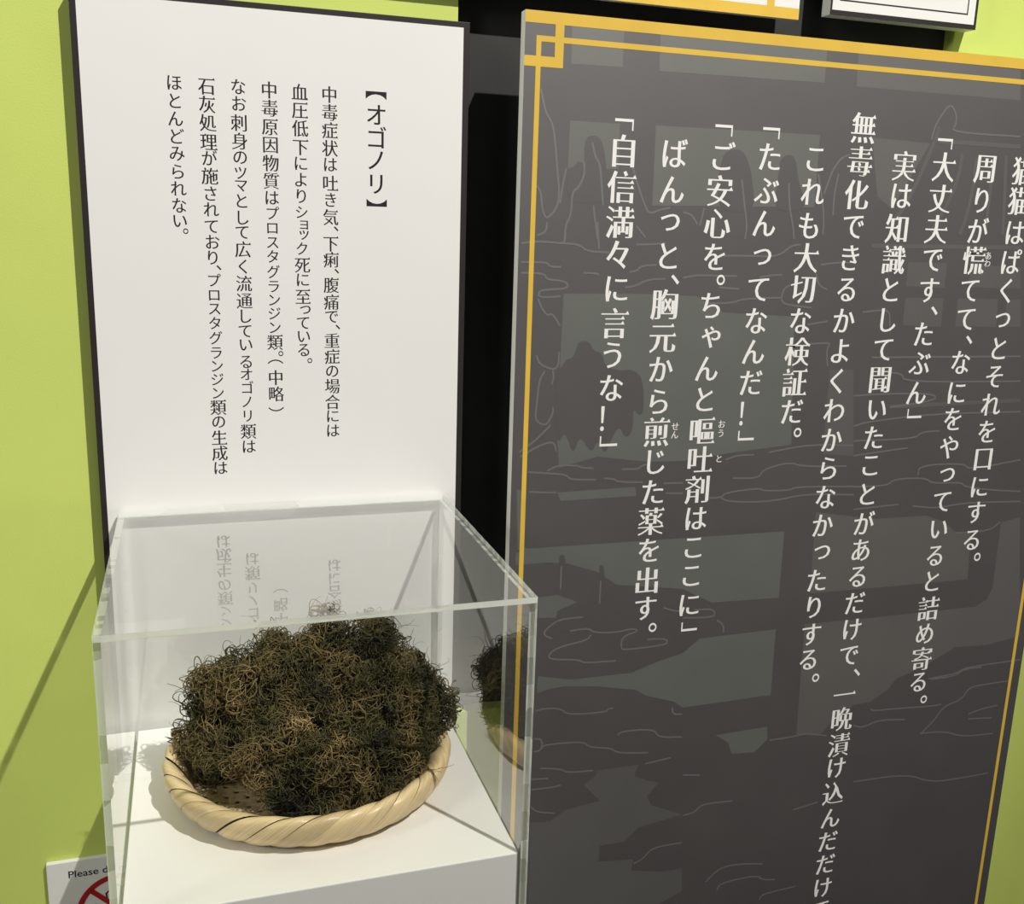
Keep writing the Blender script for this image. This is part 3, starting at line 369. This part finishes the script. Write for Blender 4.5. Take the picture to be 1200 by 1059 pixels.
# ------------------------------------------------------------------ little warning sign
def sign():
    x0, x1, zt, D = -.0702, .0470, -.7000, .0050
    r = empty('warning_sign', ((x0 + x1)/2, 0, ZO + zt - .15), 'small white sign with red prohibition ring low on the green wall by the case', 'sign')
    f = lambda o: loc(o, r)
    f(bx('plate', (x0, x1, -D, -.0002, zt - .15, zt), M_paper, r, bevel=.0006))
    c = bpy.data.curves.new('t', 'FONT'); c.body = 'Please do not touch'; c.size = .0098; c.offset = .0001; c.resolution_u = 3
    o = bpy.data.objects.new('t', c); col.objects.link(o); bpy.context.view_layer.update()
    me = bpy.data.meshes.new_from_object(o.evaluated_get(bpy.context.evaluated_depsgraph_get()))
    bpy.data.objects.remove(o)
    xs = [v.co.x for v in me.vertices]; wd = max(xs) - min(xs); k = .083/wd
    for v in me.vertices: v.co = Vector((x0 + .0172 + v.co.x*k, -D - .0001, zt - .0165 + v.co.y))
    me.materials.append(M_ink); t = bpy.data.objects.new('lettering', me); col.objects.link(t); t.parent = r; f(t)
    cx, cz, Ro, Ri = -.0100, zt - .0575, .0385, .0335
    bm = bmesh.new(); n = 64
    A = [bm.verts.new((cx + Ro*math.cos(2*math.pi*i/n), -D - .0003, cz + Ro*math.sin(2*math.pi*i/n))) for i in range(n)]
    B = [bm.verts.new((cx + Ri*math.cos(2*math.pi*i/n), -D - .0003, cz + Ri*math.sin(2*math.pi*i/n))) for i in range(n)]
    for i in range(n): bm.faces.new((A[i], A[(i+1) % n], B[(i+1) % n], B[i]))
    d = Vector((1, 0, -1)).normalized(); nn = Vector((1, 0, 1)).normalized()*.0024; cc = Vector((cx, -D - .0003, cz))
    bm.faces.new([bm.verts.new(cc + s*d*.034 + t_*nn) for s, t_ in ((-1, -1), (1, -1), (1, 1), (-1, 1))])
    f(obj('prohibition_ring', bm, M_red, r))
    bm = bmesh.new()          # outline of a hand: four fingers, thumb, palm
    pts = [(-.010, -.020), (-.012, -.004), (-.020, .004), (-.018, .008), (-.009, .004), (-.010, .016), (-.0075, .0185), (-.005, .016), (-.0045, .006),
           (-.0042, .020), (-.0018, .0225), (.0006, .020), (.0008, .006), (.0012, .019), (.0036, .0212), (.006, .0185), (.006, .005), (.0066, .014), (.009, .0155), (.011, .013), (.011, -.006), (.008, -.020), (-.010, -.020)]
    for a, b in zip(pts, pts[1:]):
        p, q_ = Vector((cx + a[0]*1.2, -D - .0002, cz + a[1]*1.2)), Vector((cx + b[0]*1.2, -D - .0002, cz + b[1]*1.2))
        e = (q_ - p).normalized(); nv = Vector((-e.z, 0, e.x))*.0007; e = e*.0006
        fc = bm.faces.new([bm.verts.new(w) for w in (p - e - nv, q_ + e - nv, q_ + e + nv, p - e + nv)])
    f(obj('hand_symbol', bm, M_ink, r))
sign()

# ------------------------------------------------------------------ plinth and acrylic case
CL, CR, CF, CB, CT = 0.00934, 0.28745, -0.28218, -.0170, -0.37224 + ZO
PT, TH = -0.57050 + ZO, .0042
PR_ = empty('plinth', ((CL + CR)/2, (CF + CB)/2, 0), 'white painted plinth carrying the basket inside the clear case', 'plinth')
def ploc(o, r): o.location = -Vector(r.location); return o
ploc(bx('raised_top', (.0146, .2826, -.2752, -.0222, PT - .085, PT), M_plinth, PR_, bevel=.0008), PR_)
ploc(bx('pedestal', (CL, CR, CF, CB, 0, PT - .0855), M_plinth, PR_, bevel=.001), PR_)
CS_ = empty('display_case', ((CL + CR)/2, (CF + CB)/2, PT - .085), 'clear acrylic box cover with polished edges over the basket of seaweed', 'display case')
g_ = .00006
def sheet(name, dims, thin):
    bm = bmesh.new(); fs = box(bm, *dims)
    for f in fs: f.normal_update()
    bm.normal_update()
    for f in fs: f.material_index = 0 if abs(f.normal[thin]) > .5 else 1
    return ploc(obj(name, bm, [M_acr, M_edge], CS_), CS_)
zb = PT - .0852
sheet('top_panel', (CL, CR, CF, CB, CT - TH, CT), 2)
sheet('front_panel', (CL, CR, CF, CF + TH, zb, CT - TH - g_), 1)
sheet('back_panel', (CL, CR, CB - TH, CB, zb, CT - TH - g_), 1)
sheet('side_panel', (CL, CL + TH, CF + TH + g_, CB - TH - g_, zb, CT - TH - g_), 0)
sheet('side_panel', (CR - TH, CR, CF + TH + g_, CB - TH - g_, zb, CT - TH - g_), 0)

# ------------------------------------------------------------------ bamboo basket
def bamboo():
    m = bpy.data.materials.new('pale_bamboo'); m.use_nodes = True; nt = m.node_tree; b = nt.nodes['Principled BSDF']; N = nt.nodes.new; L = nt.links.new
    b.inputs['Roughness'].default_value = .33; b.inputs['Specular IOR Level'].default_value = .5
    uv = N('ShaderNodeUVMap'); mp = N('ShaderNodeMapping'); mp.inputs['Scale'].default_value = (2.2, 30, 1)
    oi = N('ShaderNodeObjectInfo'); ad = N('ShaderNodeVectorMath'); ad.operation = 'ADD'
    L(uv.outputs[0], mp.inputs[0]); L(mp.outputs[0], ad.inputs[0]); L(oi.outputs['Random'], ad.inputs[1])
    n = N('ShaderNodeTexNoise'); n.inputs['Scale'].default_value = 1.0; n.inputs['Detail'].default_value = 5; L(ad.outputs[0], n.inputs['Vector'])
    r = N('ShaderNodeValToRGB'); r.color_ramp.elements[0].position = .25; r.color_ramp.elements[0].color = (.56, .39, .18, 1)
    r.color_ramp.elements[1].position = .75; r.color_ramp.elements[1].color = (.86, .70, .43, 1)
    L(n.outputs['Fac'], r.inputs[0])
    mr = N('ShaderNodeMapRange'); mr.inputs[3].default_value = .86; mr.inputs[4].default_value = 1.08; L(oi.outputs['Random'], mr.inputs[0])
    hs = N('ShaderNodeHueSaturation'); L(r.outputs[0], hs.inputs['Color']); L(mr.outputs[0], hs.inputs['Value']); L(hs.outputs[0], b.inputs['Base Color'])
    bp = N('ShaderNodeBump'); bp.inputs['Strength'].default_value = .35; bp.inputs['Distance'].default_value = .0004
    L(n.outputs['Fac'], bp.inputs['Height']); L(bp.outputs[0], b.inputs['Normal'])
    return m
M_bam = bamboo()
M_bamdark = mat('shaded_bamboo_core', (.10, .06, .035, 1), .8, .2)
BCX, BCY, BR = .1512, -.1320, .1025
BK = empty('bamboo_basket', (BCX, BCY, PT), 'round shallow bamboo basket tray with a twisted pale rim, under the seaweed', 'basket')
RA, RB, TILT, ZC = .0088, .0142, .42, .0158
def rim_pt(a, b, s=1.0):
    u, v = RA*s*math.cos(b), RB*s*math.sin(b)
    r = BR + u*math.cos(TILT) + v*math.sin(TILT); z = ZC + v*math.cos(TILT) - u*math.sin(TILT)*.3
    return Vector((r*math.cos(a), r*math.sin(a), z))
NW = 30
def uvmesh(name, rows, parent, m, thick=0):
    """grid of points -> mesh with UVs (u along, v across)"""
    nu, nv = len(rows), len(rows[0]); V = [p for r in rows for p in r]; F = []
    for i in range(nu - 1):
        for j in range(nv - 1): F.append((i*nv + j, i*nv + j + 1, (i+1)*nv + j + 1, (i+1)*nv + j))
    o = obj(name, ([tuple(v) for v in V], [], F), m, parent, smooth=True)
    uvl = o.data.uv_layers.new(name='UVMap')
    for p in o.data.polygons:
        for li in p.loop_indices:
            vi = o.data.loops[li].vertex_index; uvl.data[li].uv = ((vi//nv)/(nu - 1), (vi % nv)/(nv - 1))
    return o
def wrap_rows(seed):
    rnd = random.Random(seed); rows = []; nb, nw = 22, 6; wa = 2*math.pi/NW
    wj = rnd.uniform(.965, 1.02); bj = rnd.uniform(-.012, .012)
    for i in range(nb):
        t = i/(nb - 1); b = -.75*math.pi + t*2.0*math.pi; sh = (t - .5)*R(44) + bj
        row = []
        for j in range(nw):
            w = (j/(nw - 1) - .5)
            pill = 1.0 + .125*(1 - (2*abs(w))**2.0) + .05*w   # pillowed, one edge lapping the next
            taper = 1.0
            row.append(rim_pt(sh + w*wa*wj*taper, b, pill))
        rows.append(row)
    return rows
core = []
for i in range(72):
    core.append([rim_pt(2*math.pi*i/72, 2*math.pi*j/14, .90) for j in range(15)])
core.append(core[0])
uvmesh('rim_core', core, BK, M_bamdark)
protos = [uvmesh('rim_wrap', wrap_rows(k), BK, M_bam) for k in range(5)]
rng = random.Random(4)
for k in range(NW):
    if k < 5: o = protos[k]
    else: o = protos[k % 5].copy(); col.objects.link(o); o.parent = BK
    o.rotation_euler = (0, 0, 2*math.pi*k/NW + rng.uniform(-.006, .006))
def dish(r): return .0026 + .0105*min(r/BR, 1.0)**3.0
def slat(u, wdt, along_x, lvl):
    L = math.sqrt(max(.0005, (BR - .002)**2 - u*u)); rows = []; n = 26
    for i in range(n + 1):
        s = -L + 2*L*i/n; row = []
        wv = lvl*.0006*math.sin(s/.0078*math.pi + (u/.0078)*math.pi)
        for j in range(4):
            w = u + wdt*(j/3 - .5); r = math.hypot(s, w)
            z = dish(r) + wv + .0003*(1 - (2*abs(j/3 - .5))**2)
            row.append(Vector((s, w, z)) if along_x else Vector((w, s, z)))
        rows.append(row)
    return uvmesh('bamboo_slat', rows, BK, M_bam)
for k in range(-12, 13):
    slat(k*.0079, .0064, True, 1.0); slat(k*.0079, .0050, False, -1.0)

# ------------------------------------------------------------------ seaweed
def seaweed_mat():
    m = bpy.data.materials.new('dried_seaweed'); m.use_nodes = True; nt = m.node_tree; b = nt.nodes['Principled BSDF']; N = nt.nodes.new; L = nt.links.new
    b.inputs['Roughness'].default_value = .5; b.inputs['Specular IOR Level'].default_value = .35
    tc = N('ShaderNodeTexCoord'); n = N('ShaderNodeTexNoise'); n.inputs['Scale'].default_value = 26; n.inputs['Detail'].default_value = 2.5
    L(tc.outputs['Object'], n.inputs['Vector'])
    at = N('ShaderNodeAttribute'); at.attribute_name = 'tone'
    ma = N('ShaderNodeMath'); ma.operation = 'MULTIPLY_ADD'; ma.inputs[1].default_value = .34; L(at.outputs['Fac'], ma.inputs[0]); L(n.outputs['Fac'], ma.inputs[2])
    mb = N('ShaderNodeMath'); mb.operation = 'ADD'; mb.inputs[1].default_value = -.17; L(ma.outputs[0], mb.inputs[0])
    r = N('ShaderNodeValToRGB'); e = r.color_ramp.elements
    e[0].position = .26; e[0].color = (.015, .016, .009, 1); e[1].position = .82; e[1].color = (.42, .31, .15, 1)
    for p, c in ((.38, (.044, .040, .0145, 1)), (.50, (.104, .090, .032, 1)), (.60, (.155, .115, .044, 1)), (.70, (.22, .155, .062, 1))):
        x = e.new(p); x.color = c
    L(mb.outputs[0], r.inputs[0]); L(r.outputs[0], b.inputs['Base Color'])
    return m
M_sea = seaweed_mat()
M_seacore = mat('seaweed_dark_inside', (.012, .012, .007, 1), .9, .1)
SW = empty('seaweed_heap', (BCX + .003, BCY, PT), 'heap of dried curly dark green and brown seaweed piled in the basket', 'seaweed')
# lumps of the heap: centre (x, y, z above plinth) and radii, in metres, relative to the basket centre
LUMPS = [((-.002, .008, .040), (.074, .060, .052)), ((-.026, .004, .076), (.036, .034, .026)), ((.020, .002, .078), (.038, .034, .027)), ((.050, .004, .064), (.034, .038, .030)),
         ((-.050, .000, .046), (.034, .040, .034)), ((-.040, .004, .078), (.024, .026, .022)), ((-.072, .006, .040), (.020, .022, .026)), ((.072, -.004, .034), (.030, .036, .026)),
         ((-.012, -.036, .034), (.052, .040, .034)), ((.034, -.040, .030), (.046, .036, .030)), ((.051, .000, .112), (.013, .012, .013)),
         ((-.080, .004, .080), (.011, .011, .011)), ((-.072, .004, .064), (.018, .020, .022)), ((-.054, .000, .072), (.022, .024, .020)), ((.070, .000, .068), (.023, .028, .022)), ((.088, .000, .042), (.018, .022, .019)), ((-.024, .004, .100), (.020, .020, .016)), ((-.084, .004, .028), (.013, .018, .018)), ((-.012, -.064, .018), (.024, .016, .015)), ((.012, .020, .104), (.011, .010, .014)), ((-.004, .006, .086), (.026, .024, .022)),
         ((.064, .034, .046), (.030, .036, .030)), ((-.028, -.036, .022), (.026, .024, .018)), ((.086, -.002, .036), (.016, .020, .016)), ((.040, -.052, .016), (.034, .024, .014))]
nrng = np.random.default_rng(11)
LC = np.array([l[0] for l in LUMPS]); LR = np.array([l[1] for l in LUMPS])
def field0(P):                   # <1 inside the heap
    return np.sqrt((((P[:, None, :] - LC[None])/LR[None])**2).sum(2)).min(1)
# tangled clumps over the surface
def clump_centres():
    out = []
    for c, r in LUMPS:
        for _ in range(200):
            d = nrng.normal(size=3); d /= np.linalg.norm(d); out.append(np.array(c) + d*np.array(r)*.93)
    out = np.array(out); out = out[(field0(out) > .88) & (out[:, 2] > .010)]; nrng.shuffle(out)
    keep = []
    for p in out:
        if all(np.linalg.norm(p - k) > .0125 for k in keep): keep.append(p)
    return np.array(keep)
CC = clump_centres()
CC = CC[np.hypot(CC[:, 0] + .064, CC[:, 1] + .032) + np.maximum(CC[:, 2] - .02, 0)*1.2 > .032]     # the basket's floor stays bare there
NC = len(CC)
CR_ = np.minimum(nrng.uniform(.008, .015, NC), .020); CTONE = nrng.uniform(0, 1, NC); CAX = nrng.normal(size=(NC, 3)); CAX /= np.linalg.norm(CAX, axis=1)[:, None]
CPUSH = nrng.uniform(-.012, .0050, NC)
grad_c = CC - np.array([0, 0, .03]); grad_c /= np.linalg.norm(grad_c, axis=1)[:, None]
CCP = CC + grad_c*CPUSH[:, None]
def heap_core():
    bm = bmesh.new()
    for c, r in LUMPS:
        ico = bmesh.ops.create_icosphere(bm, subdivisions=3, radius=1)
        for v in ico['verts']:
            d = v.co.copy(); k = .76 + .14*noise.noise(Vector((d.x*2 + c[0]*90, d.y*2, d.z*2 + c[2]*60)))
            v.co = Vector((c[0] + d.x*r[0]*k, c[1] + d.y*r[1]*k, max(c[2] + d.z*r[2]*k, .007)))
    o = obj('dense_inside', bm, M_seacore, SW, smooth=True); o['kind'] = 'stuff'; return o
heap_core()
def strands(N, K, seglen, rad, curl, seed, wisp=False):
    g = np.random.default_rng(seed)
    ci = g.integers(0, NC, N)
    d = g.normal(size=(N, 3)); d /= np.linalg.norm(d, axis=1)[:, None]; d += grad_c[ci]*.5
    P = CCP[ci] + d*(CR_[ci]*g.uniform(.55, 1.0, N))[:, None]
    P[:, 2] = np.maximum(P[:, 2], .009)
    ax = CAX[ci]*.8 + g.normal(size=(N, 3))*.55; ax /= np.linalg.norm(ax, axis=1)[:, None]
    T = np.cross(ax, d) + g.normal(size=(N, 3))*.35
    if wisp: T = grad_c[ci]*1.1 + g.normal(size=(N, 3))*.7
    T /= np.linalg.norm(T, axis=1)[:, None]
    kap = g.uniform(.25, 1, size=(N, 1))*curl*np.where(g.uniform(size=(N, 1)) < .25, -1, 1)
    path = [P.copy()]
    for s in range(K - 1):
        ax += g.normal(size=(N, 3))*.42; ax /= np.linalg.norm(ax, axis=1)[:, None]
        kap = kap*.97 + g.normal(size=(N, 1))*curl*.22
        T = T + np.cross(ax, T)*kap*seglen + g.normal(size=(N, 3))*.13
        if not wisp:
            rel = P - CCP[ci]; rr = np.linalg.norm(rel, axis=1)/CR_[ci]; rn = rel/(np.linalg.norm(rel, axis=1)[:, None] + 1e-9)
            T = T - rn*np.clip(rr - 1.0, 0, .8)[:, None]*.9 + rn*np.clip(.6 - rr, 0, .6)[:, None]*.5
        T /= np.linalg.norm(T, axis=1)[:, None]
        far = np.abs(P[:, 0] - .004) > .112; T[:, 0] -= np.where(far, np.sign(P[:, 0])*.8, 0); T /= np.linalg.norm(T, axis=1)[:, None]
        P = P + T*seglen
        rr = np.hypot(P[:, 0], P[:, 1]); lim = .1035; low = P[:, 2] < .028
        sc = np.where((rr > lim - .011) & low, (lim - .011)/rr, 1.0); P[:, 0] *= sc; P[:, 1] *= sc
        P[:, 2] = np.maximum(P[:, 2], .0075)
        P[:, 1] = np.minimum(P[:, 1], .104); P[:, 0] = np.clip(P[:, 0], -.128, .126)
        path.append(P.copy())
    path = np.stack(path, 1)                      # N,K,3
    Tn = np.gradient(path, axis=1); Tn /= np.linalg.norm(Tn, axis=2)[..., None] + 1e-12
    ref = g.normal(size=(N, 1, 3)); A1 = np.cross(Tn, ref); A1 /= np.linalg.norm(A1, axis=2)[..., None] + 1e-12; A2 = np.cross(Tn, A1)
    rr = rad*g.uniform(.5, 1.45, size=(N, 1, 1))*(1 - .5*np.linspace(0, 1, K)[None, :, None]**2)
    V = []
    for k in range(3):
        th = 2*math.pi*k/3; V.append(path + (A1*math.cos(th) + A2*math.sin(th))*rr)
    V = np.stack(V, 2).reshape(-1, 3)             # index = (n*K + s)*3 + k
    n = np.arange(N)[:, None, None]; s = np.arange(K - 1)[None, :, None]; k = np.arange(3)[None, None, :]
    a = (n*K + s)*3 + k; b_ = (n*K + s)*3 + (k + 1) % 3; c_ = (n*K + s + 1)*3 + (k + 1) % 3; d_ = (n*K + s + 1)*3 + k
    F = np.stack([a, b_, c_, d_], -1).reshape(-1, 4)
    tone = np.repeat(np.clip(CTONE[ci]*.68 + g.uniform(0, 1, N)*.32, 0, 1), K*3)
    return V, F, tone
def strand_obj(name, args):
    V, F, tone = strands(*args)
    me = bpy.data.meshes.new(name); me.vertices.add(len(V)); me.vertices.foreach_set('co', V.astype(np.float32).ravel())
    me.loops.add(F.size); me.loops.foreach_set('vertex_index', F.astype(np.int32).ravel())
    me.polygons.add(len(F)); me.polygons.foreach_set('loop_start', np.arange(0, F.size, 4, dtype=np.int32)); me.polygons.foreach_set('loop_total', np.full(len(F), 4, dtype=np.int32))
    me.polygons.foreach_set('use_smooth', np.ones(len(F), dtype=bool))
    at = me.attributes.new('tone', 'FLOAT', 'POINT'); at.data.foreach_set('value', tone.astype(np.float32))
    me.update(calc_edges=True); me.materials.append(M_sea)
    o = bpy.data.objects.new(name, me); col.objects.link(o); o.parent = SW; o['kind'] = 'stuff'
    return o
strand_obj('curly_strands', (14500, 18, .0021, .00042, 210., 3))
strand_obj('loose_wisps', (330, 16, .0019, .00026, 230., 5, True))
